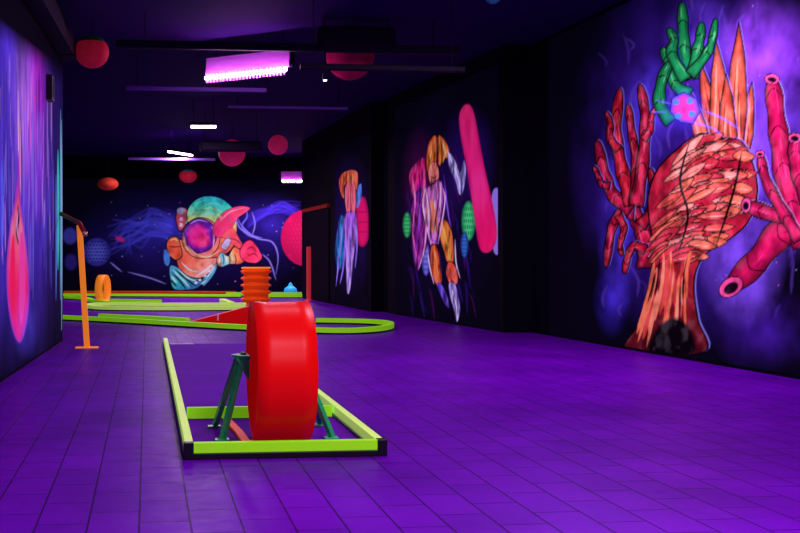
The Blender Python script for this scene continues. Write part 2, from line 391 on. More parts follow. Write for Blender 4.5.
# orange trunk, a stack of bark plates, with a burst of pointed shards on top
for b_, t_, w_ in (((716, 150), (700, 60), 17), ((742, 160), (752, 82), 16), ((706, 150), (686, 84), 15), ((735, 150), (739, 22), 22), ((722, 155), (716, 40), 22), ((728, 168), (726, 74), 20)):
    shard(*b_, *t_, w_, (232, 98, 70), 1)
trunk = [(626, 352), (640, 322), (648, 290), (655, 262), (651, 232), (648, 200), (656, 172), (676, 150), (700, 134), (722, 138), (742, 142), (754, 168), (757, 195), (748, 222), (728, 240), (708, 252), (697, 268), (694, 290), (698, 320), (704, 352)]
m.poly([(x + 2, y - 1) for x, y in trunk], (150, 150, 255), soft=1.5, alpha=.7)
m.poly(trunk, (150, 20, 44), 1, line=1.2, lc=DK, c2=[(190, 30, 60), (150, 24, 40), (90, 14, 30)], grad=((700, 140), (660, 350)), noise=.3)
strips = sorted((RNG.uniform(140, 258), RNG.uniform(-1, 1)) for _ in range(95))   # overlapping slivers of bark, darker in the gaps
for y, u in strips:
    hw = np.interp(y, [140, 165, 200, 240, 262], [26, 48, 51, 38, 22]); cx = np.interp(y, [140, 200, 262], [712, 703, 678]); x = cx + u * hw * .86
    L = RNG.uniform(9, 19); h = RNG.uniform(3.4, 6.5); sl = (.35 - .5 * u) + RNG.uniform(-.2, .2); L = min(L, hw - abs(x - cx) + 5)
    c = [(244, 118, 84), (255, 150, 130), (236, 92, 80), (214, 54, 70)][int(RNG.integers(0, 4))]
    m.poly([(x - L, y + L * sl), (x - L * .3, y + L * .3 * sl - h), (x + L * .5, y - L * .5 * sl - h * .8), (x + L, y - L * sl), (x + L * .3, y - L * .3 * sl + h), (x - L * .5, y + L * .5 * sl + h * .8)], c, 1, soft=1, line=.7, lc=DK, rim=(2.5, tuple(v * .6 for v in c)), noise=.3)
    if y > 150: m.stroke([(x - L * .7, y + L * .7 * sl + 1), (x + L * .7, y - L * .7 * sl + 1)], .9, (255, 190, 175) if u > -.2 else DK, 1, alpha=.7)
for p in ([(690, 140), (680, 180), (688, 215), (678, 254)], [(742, 150), (734, 190), (716, 246)]): m.stroke(p, 2.4, DK, 1)
for i in range(42):                                             # long bark strips of the stem
    u = RNG.uniform(-.92, .92); y0 = RNG.uniform(250, 300); y1 = y0 + RNG.uniform(24, 60)
    def sx_(y): return np.interp(y, [250, 290, 350], [676, 671, 665]) + u * np.interp(y, [250, 265, 290, 350], [26, 21, 23, 37])
    y1 = min(y1, 350); c = [(238, 112, 70), (215, 66, 56), (250, 140, 105), DK][i % 4]
    m.stroke([(sx_(y0), y0), (sx_((y0 + y1) / 2), (y0 + y1) / 2), (sx_(y1), y1)], RNG.uniform(2, 5) if i % 4 < 3 else 1.8, c, 1)
m.poly([(650, 353), (656, 330), (672, 318), (688, 326), (694, 353)], (10, 2, 12), 1, soft=4)
# right: pink tube sponges with open mouths
frond([(862, 290), (838, 250), (824, 210), (812, 168)], 30, MG, 3, 4, (255, 80, 160), (200, 190, 255)); mouth(811, 166, 9, 6, 3, (250, 90, 160), .3)
frond([(856, 256), (816, 236), (784, 232), (756, 262), (728, 290)], 36, MG, 3, 4, (255, 80, 160), (200, 190, 255)); mouth(731, 287, 13, 9, 3, (250, 80, 150), -.6)
frond([(840, 230), (800, 214), (772, 214), (744, 204)], 22, (215, 30, 95), 3, 4, (255, 80, 160), (200, 190, 255)); mouth(746, 205, 5, 7.5, 3, (250, 90, 160), .1)
frond([(806, 246), (788, 190), (778, 130), (772, 76)], 26, MG, 3, 5, (255, 70, 150), (200, 190, 255)); mouth(772, 79, 7.5, 5, 3, (250, 90, 160), .1)
frond([(826, 232), (808, 196), (797, 165), (795, 136)], 22, (222, 26, 96), 3, 4, (255, 70, 150), (200, 190, 255)); mouth(795, 138, 7, 5, 3, (250, 90, 160), 0)
frond([(800, 240), (784, 214), (766, 180), (760, 152)], 14, (205, 26, 90), 3, 4, (255, 70, 150), (200, 190, 255)); mouth(760, 154, 4.6, 3.6, 3, (250, 90, 160), 0)
# green tuft above, with a blue and pink crystal
for pts, w in (([(690, 95), (676, 85), (668, 60), (662, 48)], 14), ([(672, 122), (660, 105), (662, 80), (672, 60)], 15), ([(690, 80), (684, 50), (683, 25), (682, 2)], 15), ([(692, 78), (697, 52), (700, 38), (702, 22)], 13), ([(686, 80), (672, 55), (674, 40), (668, 28)], 13), ([(690, 75), (706, 55), (712, 40), (716, 18)], 11)):
    frond(pts, w, (26, 158, 84), 4, 3, (120, 240, 150), (30, 60, 190))
m.glow(684, 110, 26, 26, (60, 60, 255), .8, 1.3)
m.poly([(672, 98), (684, 92), (697, 99), (700, 112), (693, 124), (680, 122), (670, 112)], (225, 70, 190), 5, sm=False, line=.8, lc=(40, 20, 120), rim=(5, (70, 90, 255)))
for x, y in ((676, 102), (690, 101), (678, 116), (692, 114)): m.ellipse(x, y, 3.4, 3, (80, 150, 255), part=5)
m.ellipse(684, 109, 2.6, 2.6, (255, 60, 160), part=5)
for p in ([(655, 100), (672, 104)], [(697, 108), (722, 118), (740, 130)], [(692, 122), (712, 128), (722, 136)], [(650, 112), (668, 112)]): m.stroke(p, 1.6, (110, 110, 255), alpha=.8)
m.brushwork(1, .5, .12, 1.0); m.brushwork(2, .6, .12, 1.2); m.brushwork(3, .5, .14, 1.2)
m.build('large right wall mural of orange and magenta corals glowing on violet', ['painted_background', 'orange_coral', 'magenta_fan_coral', 'pink_tube_coral', 'green_fronds', 'blue_crystal'])

# -- the dancer mural further back on the right
m = Mural(along(R2A, R2B, 13.45), R2B, .03, 3.7, .016, .016, 1.0)
m.glow(445, 205, 55, 120, (30, 8, 80), .5, 1.2, 1.0, .5)
m.glow(468, 160, 30, 60, (60, 20, 150), .5, 1.2, .5, .4)
m.glow(420, 180, 20, 60, (120, 10, 110), .35, 1.2)
def golfball(m, cx, cy, rx, ry, c, dk, part, n=5):
    m.ellipse(cx, cy, rx, ry, c, part=part, rim=(min(rx, ry) * .7, dk))
    for i in range(-n, n + 1):
        for j in range(-n, n + 1):
            u, v = (i + .5 * (j % 2)) / (n + .3), j / (n + .3)
            if u * u + v * v < .8: m.ellipse(cx + u * rx, cy + v * ry, rx * .11, ry * .11, dk, alpha=.75, soft=.8, part=part)
for i in range(70):
    x = RNG.uniform(404, 470); y = RNG.uniform(150, 300)
    m.stroke([(x, y), (x + RNG.uniform(0, 4), y + 8), (x + RNG.uniform(2, 8), y + RNG.uniform(14, 34))], RNG.uniform(.6, 2.2), [(70, 30, 170), (110, 20, 130), (40, 24, 130)][i % 3], alpha=RNG.uniform(.1, .4), soft=1.5)
golfball(m, 407, 225, 4.5, 13, (70, 225, 120), (10, 90, 60), 2, 3)
golfball(m, 468.5, 221, 7, 20, (80, 235, 140), (16, 120, 70), 4, 3)
golfball(m, 426, 259, 4.5, 17, (130, 140, 245), (50, 40, 150), 5, 3)
golfball(m, 464.5, 245, 4, 13, (60, 130, 220), (20, 40, 120), 6, 3)
m.poly([(492, 195), (497, 188), (500, 200), (500, 248), (494, 252), (491, 225)], (150, 130, 235), 7)
HP, OR, VI = (232, 30, 130), (240, 120, 50), (120, 60, 220)
m.poly([(409, 176), (416, 163), (424, 158), (428, 175), (424, 205), (421, 235), (417, 262), (412, 235), (413, 205)], HP, 1, rim=(5, (130, 10, 90)), noise=.3)
m.poly([(412, 200), (424, 190), (430, 230), (422, 262), (416, 270), (411, 240)], (150, 30, 150), 1, rim=(4, (60, 10, 90)), noise=.3)
m.poly([(426, 160), (429, 142), (436, 136), (437, 158), (433, 168), (427, 172)], OR, 1, line=.6, rim=(3, (190, 60, 30)))
m.poly([(437, 138), (441, 136), (448, 146), (451, 160), (446, 158), (440, 166), (437, 158)], (245, 135, 60), 1, line=.6, rim=(3, (190, 60, 30)))
m.poly([(448, 152), (455, 160), (460, 172), (464, 160), (466, 172), (463, 192), (459, 194), (455, 180), (449, 166)], (165, 160, 240), 1, line=.6, lc=(40, 20, 90))
m.poly([(430, 164), (436, 162), (439, 175), (436, 190), (431, 186), (428, 172)], (235, 120, 110), 1, line=.6)
m.stroke([(430, 176), (434, 178), (437, 175)], 1, (30, 4, 40), 1); m.stroke([(431, 183), (434, 184)], 1, (30, 4, 40), 1)
m.poly([(424, 190), (432, 184), (439, 180), (444, 190), (442, 215), (440, 232), (437, 246), (430, 246), (425, 225), (422, 205)], (205, 110, 190), 1, line=.8, lc=(30, 4, 60), rim=(3, (110, 30, 150)))
m.poly([(427, 206), (433, 200), (437, 210), (437, 228), (432, 232), (427, 220)], (232, 130, 100), 1)
for p in ([(425, 188), (428, 205), (429, 230)], [(441, 182), (440, 205), (439, 240)], [(434, 186), (435, 210)]): m.stroke(p, 1.2, (240, 190, 250), 1)
for p in ([(417, 180), (420, 210), (416, 250)], [(422, 172), (421, 200)], [(444, 175), (447, 205), (452, 235)], [(430, 235), (435, 242), (440, 236)]): m.stroke(p, 1.2, VI, 1)
m.poly([(440, 222), (446, 220), (452, 232), (454, 250), (453, 264), (447, 262), (442, 246), (439, 234)], (240, 135, 45), 1, line=.9, rim=(3, (200, 60, 40)))
m.poly([(448, 262), (454, 264), (458, 275), (457, 284), (450, 284), (446, 274)], (238, 80, 60), 1, line=.9)
m.poly([(431, 246), (437, 246), (440, 262), (442, 280), (438, 286), (432, 276), (430, 260)], (238, 100, 40), 1, line=.9, rim=(3, (190, 40, 50)))
m.poly([(449, 283), (455, 284), (459, 300), (460, 312), (457, 322), (454, 310), (450, 296)], (170, 150, 235), 1, line=.6, lc=(30, 10, 80))
m.poly([(437, 284), (441, 284), (447, 296), (449, 308), (443, 300)], (90, 60, 190), 1)
m.stroke([(452, 290), (456, 305), (457.5, 320)], 1.3, (235, 235, 255), 1)
m.stroke([(427, 248), (430, 268), (434, 284)], 1.0, (240, 200, 255), 1); m.stroke([(455, 240), (456, 262), (460, 278)], 1.0, (240, 200, 255), 1)
for p, w_, c in (([(412, 176), (415, 200), (413, 232), (417, 258)], 1.3, (255, 120, 190)), ([(419, 168), (420, 195), (417, 225)], 1.1, (40, 6, 60)), ([(424, 166), (425, 180), (422, 196)], 1.2, (255, 90, 160)), ([(422, 205), (426, 226), (424, 250), (419, 268)], 1.2, (250, 170, 240)), ([(414, 188), (411, 205), (413, 225)], 1, (60, 8, 80)),
                 ([(432, 150), (430, 160), (432, 170)], 1, (255, 210, 120)), ([(442, 142), (445, 152), (443, 162)], 1, (255, 215, 130)), ([(437, 138), (437, 170)], 1.6, (20, 3, 30)), ([(447, 150), (452, 162), (458, 178), (461, 190)], 1.1, (235, 225, 255)), ([(459, 168), (461, 180)], .9, (40, 20, 110)),
                 ([(425, 188), (423, 205), (427, 228), (431, 244)], 1.3, (255, 200, 245)), ([(443, 188), (445, 200), (442, 222), (438, 244)], 1.2, (255, 170, 235)), ([(438, 180), (439, 196), (436, 216), (433, 236)], 1.3, (60, 8, 110)), ([(428, 196), (431, 216), (430, 236)], 1.1, (70, 10, 110)),
                 ([(443, 226), (447, 244), (450, 260)], 1.2, (255, 200, 90)), ([(451, 234), (452, 250), (451, 262)], 1.1, (150, 40, 30)), ([(434, 250), (437, 266), (439, 280)], 1.1, (255, 170, 90)), ([(439, 250), (441, 268), (442, 282)], 1.1, (60, 8, 60)), ([(448, 266), (451, 276), (456, 282)], 1, (255, 150, 120)), ([(457, 288), (458, 304), (457, 316)], 1, (60, 40, 160))):
    m.stroke(p, w_, c, 1)
m.poly([(459, 118), (462, 108), (467, 104), (472, 108), (476, 122), (484, 165), (493, 205), (497, 232), (494, 247), (486, 253), (479, 246), (474, 215), (467, 170), (461, 138)], (250, 40, 120), 3, c2=[(252, 36, 140), (255, 20, 110)], grad=((465, 105), (487, 250)), rim=(4, (200, 15, 105)))
m.brushwork(1, 1.0, .2, 2.6); m.brushwork(3, .25, .5)
m.build('right wall mural of an orange and violet dancer beside a long pink capsule', ['painted_background', 'painted_dancer', 'green_golf_ball', 'pink_capsule', 'green_golf_ball', 'violet_golf_ball', 'blue_golf_ball', 'violet_golf_ball'])

# -- the slim mural at the far right
m = Mural(along(R3A, R3B, 18.65), along(R3A, R3B, 21.4), .03, 3.4, .016, .016, 1.0)
m.glow(350, 225, 24, 75, (45, 15, 110), .6, 1.0, .6, .4)
m.poly([(356, 205), (361, 197), (366, 200), (369, 220), (368, 240), (362, 247), (357, 238)], (225, 20, 105), 2, rim=(4, (150, 10, 80)))
for y in (212, 222, 232): m.stroke([(357, y), (368, y)], .8, (150, 10, 70), 2)
m.poly([(337, 232), (340, 216), (344, 218), (346, 236), (344, 262), (338, 270), (335, 252)], (25, 130, 190), 1, rim=(4, (20, 50, 130)), noise=.3)
m.poly([(339, 182), (342, 174), (350, 170), (357, 172), (358, 182), (356, 190), (350, 184), (344, 186), (344, 198), (341, 194)], (225, 95, 60), 1, line=.5)
m.poly([(346, 184), (354, 182), (356, 200), (354, 216), (348, 216), (345, 202)], (235, 100, 120), 1, line=.6)
m.ellipse(351, 178, 3.2, 5, (235, 130, 80), part=1); m.poly([(357, 190), (361, 184), (361, 198), (357, 208)], (70, 120, 220), 1)
m.poly([(345, 215), (356, 214), (356, 240), (353, 262), (350, 290), (347, 292), (346, 268), (345, 240)], (165, 90, 225), 1, line=.5, c2=(190, 170, 245), grad=((350, 215), (349, 290)))
for p in ([(343, 222), (340, 250), (336, 286)], [(345, 230), (344, 262), (340, 284)], [(356, 220), (357, 245), (355, 268)], [(350, 222), (350, 260), (348, 288)]): m.stroke(p, 1.3, (130, 110, 240), 1)
m.brushwork(1, .9, .22, 2.6)
m.build('slim far right wall mural of a figure in a long violet dress', ['painted_background', 'painted_dress_figure', 'pink_disc'])

# -- the astronaut on the back wall
m = Mural((-4.2, BACK), (6.5, BACK), .03, 3.3, .021, .017, 1.0)
m.glow(190, 240, 130, 60, (28, 18, 95), .75, .9, 1.0, .8)
m.glow(145, 235, 50, 30, (40, 35, 150), .5, 1.2, .9, .5)
m.glow(268, 225, 45, 35, (45, 30, 150), .5, 1.2, .9, .5)
for k in range(26):                                             # swirls of star dust
    a = RNG.uniform(0, 1); y = 215 + a * 26
    m.stroke([(172, y), (152, y - 5 + RNG.uniform(-4, 4)), (136 + RNG.uniform(-10, 10), y + RNG.uniform(-6, 8)), (RNG.uniform(104, 132), y + 4 + RNG.uniform(-10, 16))], RNG.uniform(.8, 2.4), (70, 70, 225), alpha=RNG.uniform(.1, .5), soft=2)
    m.stroke([(248, 214 + a * 14), (262, 208 + a * 10), (282, 204 + RNG.uniform(-5, 12)), (300, 206 + RNG.uniform(-6, 16))], RNG.uniform(.7, 1.6), (70, 50, 210), alpha=RNG.uniform(.1, .4), soft=1.5)
for p in ([(236, 214), (242, 226), (256, 238), (272, 242), (278, 256), (276, 274)], [(252, 212), (255, 224), (252, 236)], [(240, 228), (250, 236), (262, 238)], [(128, 272), (150, 278), (166, 284)], [(110, 262), (122, 272)], [(262, 254), (270, 262), (276, 280)]):
    m.stroke(p, 1.4, (140, 130, 235), alpha=.7)
m.stars(55, 100, 300, 196, 288, (.25, .55)); m.ellipse(120, 239, 5, 2.4, (190, 40, 120), rot=.4, soft=2, alpha=.7)
golfball(m, 97, 252, 14, 14.5, (95, 105, 225), (30, 25, 110), 2, 4)
golfball(m, 305, 238, 24, 28, (250, 50, 105), (165, 14, 70), 3, 6)
m.ellipse(70, 236, 7, 8, (70, 70, 190), soft=3, alpha=.6); m.ellipse(71, 262, 6, 8, (50, 40, 140), soft=3, alpha=.6)
K = (10, 6, 34); RB = [(60, 225, 200), (110, 230, 170), (250, 200, 110), (250, 130, 90)]
m.glow(170, 226, 30, 18, (60, 60, 220), .8, 1.2, .8, .4, .3)
m.poly([(174, 240), (182, 240), (194, 248), (206, 252), (220, 252), (216, 266), (206, 276), (196, 278), (184, 274), (178, 266)], (250, 130, 90), 1, line=.8, lc=K, c2=[(250, 96, 70), (255, 150, 120), (255, 170, 170)], grad=((178, 250), (206, 278)))
m.poly([(167, 242), (171, 237), (178, 238), (181, 248), (182, 256), (176, 260), (170, 256), (167, 250)], (240, 84, 54), 1, line=.9, lc=K, rim=(3, (250, 140, 80)))
m.stroke([(169, 246), (175, 247), (181, 246)], 1.2, K, 1); m.stroke([(170, 241), (174, 239), (178, 241)], 1.4, (255, 190, 140), 1)
m.poly([(164, 250), (169, 252), (170, 260), (168, 266), (164, 262)], (70, 130, 225), 1, line=.5, lc=K)
m.poly([(170, 266), (177, 267), (188, 276), (200, 279), (205, 278), (199, 287), (188, 290), (174, 289), (170, 278)], (56, 150, 185), 1, line=.8, lc=K, c2=[(60, 200, 200), (50, 120, 180)], grad=((174, 266), (190, 290)))
m.poly([(203, 278), (210, 272), (215, 265), (219, 258), (216, 270), (210, 280), (203, 286)], (80, 170, 200), 1, line=.7, lc=K)
for p in ([(171, 272), (180, 281), (186, 289)], [(175, 269), (186, 279), (196, 286)], [(170, 279), (177, 287)], [(186, 277), (194, 281), (202, 280)]): m.stroke(p, 1.9, K, 1)
for p in ([(173, 270), (183, 280), (190, 288)], [(178, 269), (188, 278), (198, 282)], [(171, 276), (177, 283)], [(206, 279), (211, 272), (216, 264)], [(201, 284), (207, 280)], [(181, 262), (190, 270), (200, 272)], [(196, 276), (206, 270), (212, 264)]): m.stroke(p, 1.1, (190, 250, 245), 1)
for x, y in ((200, 280), (205, 276), (209, 271), (212, 266), (196, 283)): m.ellipse(x, y, 1.3, 1.1, (225, 245, 255), part=1)
m.poly([(176, 215), (181, 208), (187, 210), (186, 224), (180, 231), (177, 225)], (205, 80, 110), 1, line=.8, lc=K)
m.ellipse(181, 211, 4, 3.4, (150, 150, 190), part=1); m.ellipse(181.5, 219, 1.8, 2, (240, 200, 220), part=1); m.ellipse(181, 225, 1.7, 2, (240, 200, 220), part=1)
m.poly([(188, 226), (187, 212), (194, 201), (206, 196), (220, 198), (231, 206), (236, 216), (236, 240), (226, 254), (208, 258), (194, 252), (186, 240)], (45, 190, 220), 1, line=.8, lc=K, c2=[(60, 230, 190), (200, 220, 130), (250, 160, 80), (250, 110, 80), (245, 90, 90)], grad=((208, 195), (203, 256)))
for p in ([(191, 214), (196, 204), (206, 200)], [(200, 208), (212, 203), (224, 207)], [(192, 222), (204, 214), (220, 214)]): m.stroke(p, 1.6, (120, 250, 220), 1, alpha=.6)
m.ellipse(201, 238, 19, 20.5, (235, 120, 130), part=1, line=.8, lc=K, rim=(4, (245, 150, 90)))
m.ellipse(200, 235.5, 16.5, 17, (110, 30, 160), part=1, line=.7, lc=K, c2=[(95, 30, 170), (120, 25, 150)], grad=((190, 222), (212, 250)))
m.ellipse(198, 236, 10, 10.5, (245, 40, 150), part=1, soft=6); m.ellipse(203, 241, 6, 5.5, (255, 60, 130), part=1, soft=5)
m.stroke([(187, 246), (197, 253), (211, 249)], 1.3, (40, 20, 90), 1); m.stroke([(212, 226), (214, 238), (213, 247)], 1.2, (255, 170, 220), 1)
m.poly([(213, 228), (218, 218), (227, 210), (240, 206), (250, 208), (245, 213), (238, 218), (233, 226), (228, 236), (220, 238), (214, 235)], (245, 50, 120), 4, line=.6, lc=K, c2=(250, 80, 110), grad=((214, 234), (248, 207)))
m.poly([(222, 236), (232, 228), (240, 240), (244, 248), (238, 248), (230, 242)], (250, 90, 100), 4, line=.5, lc=K)
m.poly([(221, 246), (228, 237), (231, 241), (226, 250)], (205, 190, 225), 1, line=.6, lc=K)
m.poly([(217, 258), (222, 252), (228, 256), (234, 247), (240, 250), (246, 258), (240, 264), (230, 264), (222, 267), (217, 264)], (250, 130, 80), 1, line=.7, lc=K, c2=[(90, 200, 220), (245, 220, 140), (250, 130, 80), (250, 90, 90)], grad=((217, 262), (244, 256)))
for x in (222, 228, 234): m.stroke([(x, 253), (x + 2, 259), (x + 1, 265)], 1.1, K, 1)
m.poly([(240, 250), (244, 243), (250, 240), (256, 245), (260, 252), (262, 258), (256, 263), (247, 262), (241, 258)], (250, 60, 100), 1, line=.7, lc=K)
for p in ([(246, 250), (252, 247), (257, 252)], [(248, 256), (254, 254), (259, 258)]): m.stroke(p, 1.1, (150, 14, 70), 1)
for k in range(14):                                             # brush marks on helmet, sleeve and club
    a = RNG.uniform(-2.9, -.5); r = RNG.uniform(21, 30); q = [(205 + r * math.cos(a + d) * .95, 232 + r * math.sin(a + d)) for d in (0, .12, .26)]
    m.stroke(q, RNG.uniform(.6, 1.3), [(170, 255, 225), (255, 230, 150), (30, 120, 170)][k % 3], 1, alpha=.6)
for p in ([(188, 246), (196, 254), (208, 257), (220, 250)], [(184, 236), (186, 246), (192, 253)]): m.stroke(p, 1.4, (255, 205, 150), 1, alpha=.9)
m.stroke([(190, 224), (198, 220), (207, 222)], 1.2, (190, 150, 255), 1); m.stroke([(219, 222), (230, 212), (244, 208)], 1.3, (255, 150, 180), 4); m.stroke([(224, 238), (236, 240), (242, 246)], 1, (160, 16, 80), 4)
for p in ([(226, 256), (227, 262)], [(220, 258), (219, 264)], [(231, 252), (233, 262)]): m.stroke(p, 1.3, (255, 240, 200), 1)
m.stroke([(246, 208), (247, 217), (242, 226), (250, 234), (262, 238)], 1.6, (120, 110, 255), alpha=.8); m.stroke([(236, 218), (240, 228), (252, 236)], 1.5, (150, 130, 255), alpha=.7)
m.brushwork(1, .5, .2, 1.2); m.brushwork(4, .35, .2, 1.2)
m.build('back wall mural of an astronaut with a rainbow helmet among stars', ['painted_sky', 'painted_astronaut', 'blue_golf_ball', 'pink_golf_ball', 'pink_putter'])

# -- streaked paint on the left wall
m = Mural((lw(6.2), 6.2), (lw(12.5), 12.5), .03, 3.42, .025, .013, 1.0)
n1 = m.noise(.9, sx=3.2); n2 = m.noise(.35, sx=6, seed=3); n3 = m.noise(1.6, sx=6, seed=5)
X, Y = m.X, m.Y
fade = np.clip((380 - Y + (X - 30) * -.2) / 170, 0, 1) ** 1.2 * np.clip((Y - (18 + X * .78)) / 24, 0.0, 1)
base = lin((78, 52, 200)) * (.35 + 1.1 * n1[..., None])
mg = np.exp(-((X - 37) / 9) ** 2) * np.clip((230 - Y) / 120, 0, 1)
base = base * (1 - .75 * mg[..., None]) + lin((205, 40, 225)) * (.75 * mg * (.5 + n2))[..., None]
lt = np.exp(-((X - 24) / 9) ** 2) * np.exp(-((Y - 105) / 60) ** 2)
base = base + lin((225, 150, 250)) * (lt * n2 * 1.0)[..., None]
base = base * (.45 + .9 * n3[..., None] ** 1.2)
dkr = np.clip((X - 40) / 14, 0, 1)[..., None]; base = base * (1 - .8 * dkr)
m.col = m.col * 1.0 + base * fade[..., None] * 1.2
for i in range(260):
    x = RNG.uniform(-22, 52); y = RNG.uniform(30 + max(0, x) * .8, 230); L = RNG.uniform(25, 95)
    c = [(150, 130, 250), (235, 180, 255), (90, 90, 240), (40, 16, 110), (25, 8, 70)][i % 5]
    m.stroke([(x, y), (x + RNG.uniform(-.6, .6), y + L / 2), (x + RNG.uniform(-1, 1), y + L)], RNG.uniform(.4, 1.3), c, soft=.5, alpha=RNG.uniform(.15, .55))
for x, w, y0, y1, c in ((58, 2.2, 150, 270, (60, 220, 200)), (56, 1.2, 175, 300, (90, 140, 240)), (60.5, 1.2, 110, 300, (110, 200, 220)), (61.6, .7, 120, 330, (170, 230, 255)), (53, .9, 160, 250, (120, 90, 230)), (20, 1.2, 120, 210, (255, 170, 190)), (18.3, .9, 90, 230, (255, 210, 220)), (21.6, .8, 130, 215, (20, 8, 50)), (33, 1.2, 100, 300, (120, 110, 240)), (2, 2.5, 160, 250, (80, 110, 250))):
    m.stroke([(x, y0), (x + .3, (y0 + y1) / 2), (x, y1)], w, c, alpha=.85)
m.poly([(17, 180), (18.5, 150), (20, 185), (22, 210), (27, 250), (29.5, 285), (28, 315), (23, 338), (18, 342), (12, 328), (7.5, 300), (6.5, 265), (10, 225), (14, 205)], (215, 30, 110), 1, rim=(3.5, (150, 60, 225)), c2=[(250, 130, 150), (245, 40, 110), (235, 30, 120)], grad=((17, 170), (17, 340)), noise=.15)
m.poly([(11, 250), (14, 235), (15, 270), (16, 305), (18, 328), (13, 315), (10, 290)], (255, 30, 95), 1)
m.poly([(20, 240), (23, 235), (25, 270), (25, 300), (21, 325), (19, 300)], (245, 70, 170), 1)
m.stroke([(17.5, 205), (18.5, 218), (17, 232), (18.5, 245)], 2.2, (30, 14, 60)); m.stroke([(18.2, 210), (17, 226), (18.4, 240)], .9, (200, 180, 240))
m.glow(25, 325, 16, 36, (85, 75, 225), .7, 1.2, .6, .3); m.glow(2, 290, 8, 60, (50, 40, 170), .5)
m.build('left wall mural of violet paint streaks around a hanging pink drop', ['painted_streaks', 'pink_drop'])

# ------------------------------------------------------------------ the near lane with its loop
FX0, FX1, FY0, FY1 = .195, 1.25, 5.15, 11.8
lane = thing('minigolf_lane', 'nearest lane, lime framed with black corners, carrying the red loop', 'minigolf lane', ((FX0 + FX1) / 2, FY0, 0))
def LB(name, m_, x0, x1, y0, y1, z0, z1, bev=.003, parent=lane):
    ox, oy, _ = parent.location if parent.parent is None else (0, 0, 0)
    return obj(name, B(x0 - ox, x1 - ox, y0 - oy, y1 - oy, z0, z1, bev), m_, parent)
LB('playing_surface', M['board'], FX0 + .04, FX1 - .04, FY0 + .04, FY1, .001, .014)
for x0 in (FX0, FX1 - .05):
    LB('rail_base', M['black'], x0 - .008, x0 + .05 + .008, FY0 + .02, FY1, .001, .032)
    LB('side_rail', M['lime'], x0, x0 + .045, FY0 + .045, FY1, .033, .086)  # paler copy of the rail green, stronger light painted in
LB('rail_base', M['black'], FX0, FX1, FY0 - .004, FY0 + .05, .001, .032)
LB('front_rail', M['green'], FX0 + .045, FX1 - .045, FY0, FY0 + .042, .033, .086)
for x0 in (FX0 - .006, FX1 - .046): LB('corner_block', M['black'], x0, x0 + .052, FY0 - .006, FY0 + .046, .001, .089, .004)
LB('cross_board', M['green'], FX0 + .06, FX1 - .06, 6.36, 6.40, .0145, .085)
LB('end_strip', M['white'], FX0 + .08, FX0 + .36, FY1 - .05, FY1 - .015, .0145, .02)

LX, LY, LR, LW = .735, 5.51, .385, .315
loop = thing('loop_obstacle', 'large glossy red loop obstacle on green legs in the nearest lane', 'loop obstacle', (LX, LY, .015))
bm = bmesh.new(); N = 96; th = .012; rings = []
for i in range(N + 1):
    a = -PI / 2 + 2 * PI * i / N; sh = .03 * (i / N - .5)
    r = []
    for rad in (LR, LR - th):
        for k in range(5):
            q = -1 + 2 * k / 4; lip = .006 * abs(q) ** 8
            r.append(bm.verts.new((sh + q * LW / 2, -math.cos(a) * (rad + lip), LR + .006 + math.sin(a) * (rad + lip))))
    rings.append(r)
for A, C in zip(rings, rings[1:]):
    o5 = A; n5 = C
    for k in range(4):
        bm.faces.new((A[k], A[k + 1], C[k + 1], C[k])); bm.faces.new((A[5 + k], C[5 + k], C[6 + k], A[6 + k]))
    for k in (0, 4): bm.faces.new((A[k], C[k], C[5 + k], A[5 + k]))
for A in (rings[0], rings[-1]):
    for k in range(4): bm.faces.new((A[k], A[k + 1], A[6 + k], A[5 + k]))
bmesh.ops.translate(bm, verts=bm.verts, vec=(0, 0, .003))
obj('loop_band', bm, M['red'], loop, True)
pr_ = [(-LW / 2 - .035, .1, .02), (-LW / 2 - .05, .4, .008), (-LW / 2 - .06, .68, .004)]
bm = bmesh.new()
sweep([(-.19, -.02, .0), (-.2, .3, .0), (-.235, .75, .0)], rect(.045, .002, .016), bm=bm)
obj('entry_strip', bm, M['orangered'], loop)
for sx in (-1, 1):
    e = LW / 2 + .016
    if sx < 0: pt = [(sx * e, -.11), (sx * (e + .05), -.075), (sx * (e + .095), -.012), (sx * (e + .095), .012), (sx * (e + .05), .075), (sx * e, .11)]
    else: pt = [(e - .012, -.08), (e + .012, -.07), (e + .012, .09), (e - .012, .1)]
    top = prism(pt, .478 if sx < 0 else .31, .49 if sx < 0 else .37)
    br = obj('bracket', top, M['stand'], loop)
    for yy in (-.055, .05) if sx < 0 else ():
        g = box(bmesh.new(), 0, 1, yy, yy + .006, 0, 1)
        for v in g.verts:
            z = v.co.z; v.co.x = sx * (e + (v.co.x * (.075 if z > .5 else .008))); v.co.z = .478 if z > .5 else .36
        obj('gusset', g, M['stand'], br)
    bolt = lathe([(0, .0), (.016, .0), (.016, .012), (0, .014)], 12)
    bmesh.ops.translate(bolt, verts=bolt.verts, vec=(sx * (e + (.03 if sx < 0 else 0)), 0, .49 if sx < 0 else .37)); obj('bolt', bolt, M['stand'], br)
    for (tx, ty, fx, fy) in ((.04, -.045, .152, .09), (.05, .06, .165, .53)):
        P0, P1 = Vector((sx * (e + (tx if sx < 0 else -.01)), ty, .478 if sx < 0 else .33)), Vector((sx * (LW / 2 + fx - .0), fy, .012))
        lg = obj('leg', sweep([P0, P1], rect(.03, -.014, .014)), M['stand'], loop)
        obj('foot', B(P1.x - .045, P1.x + .035, P1.y - .03, P1.y + .03, .0005, .009, .002), M['stand'], lg)

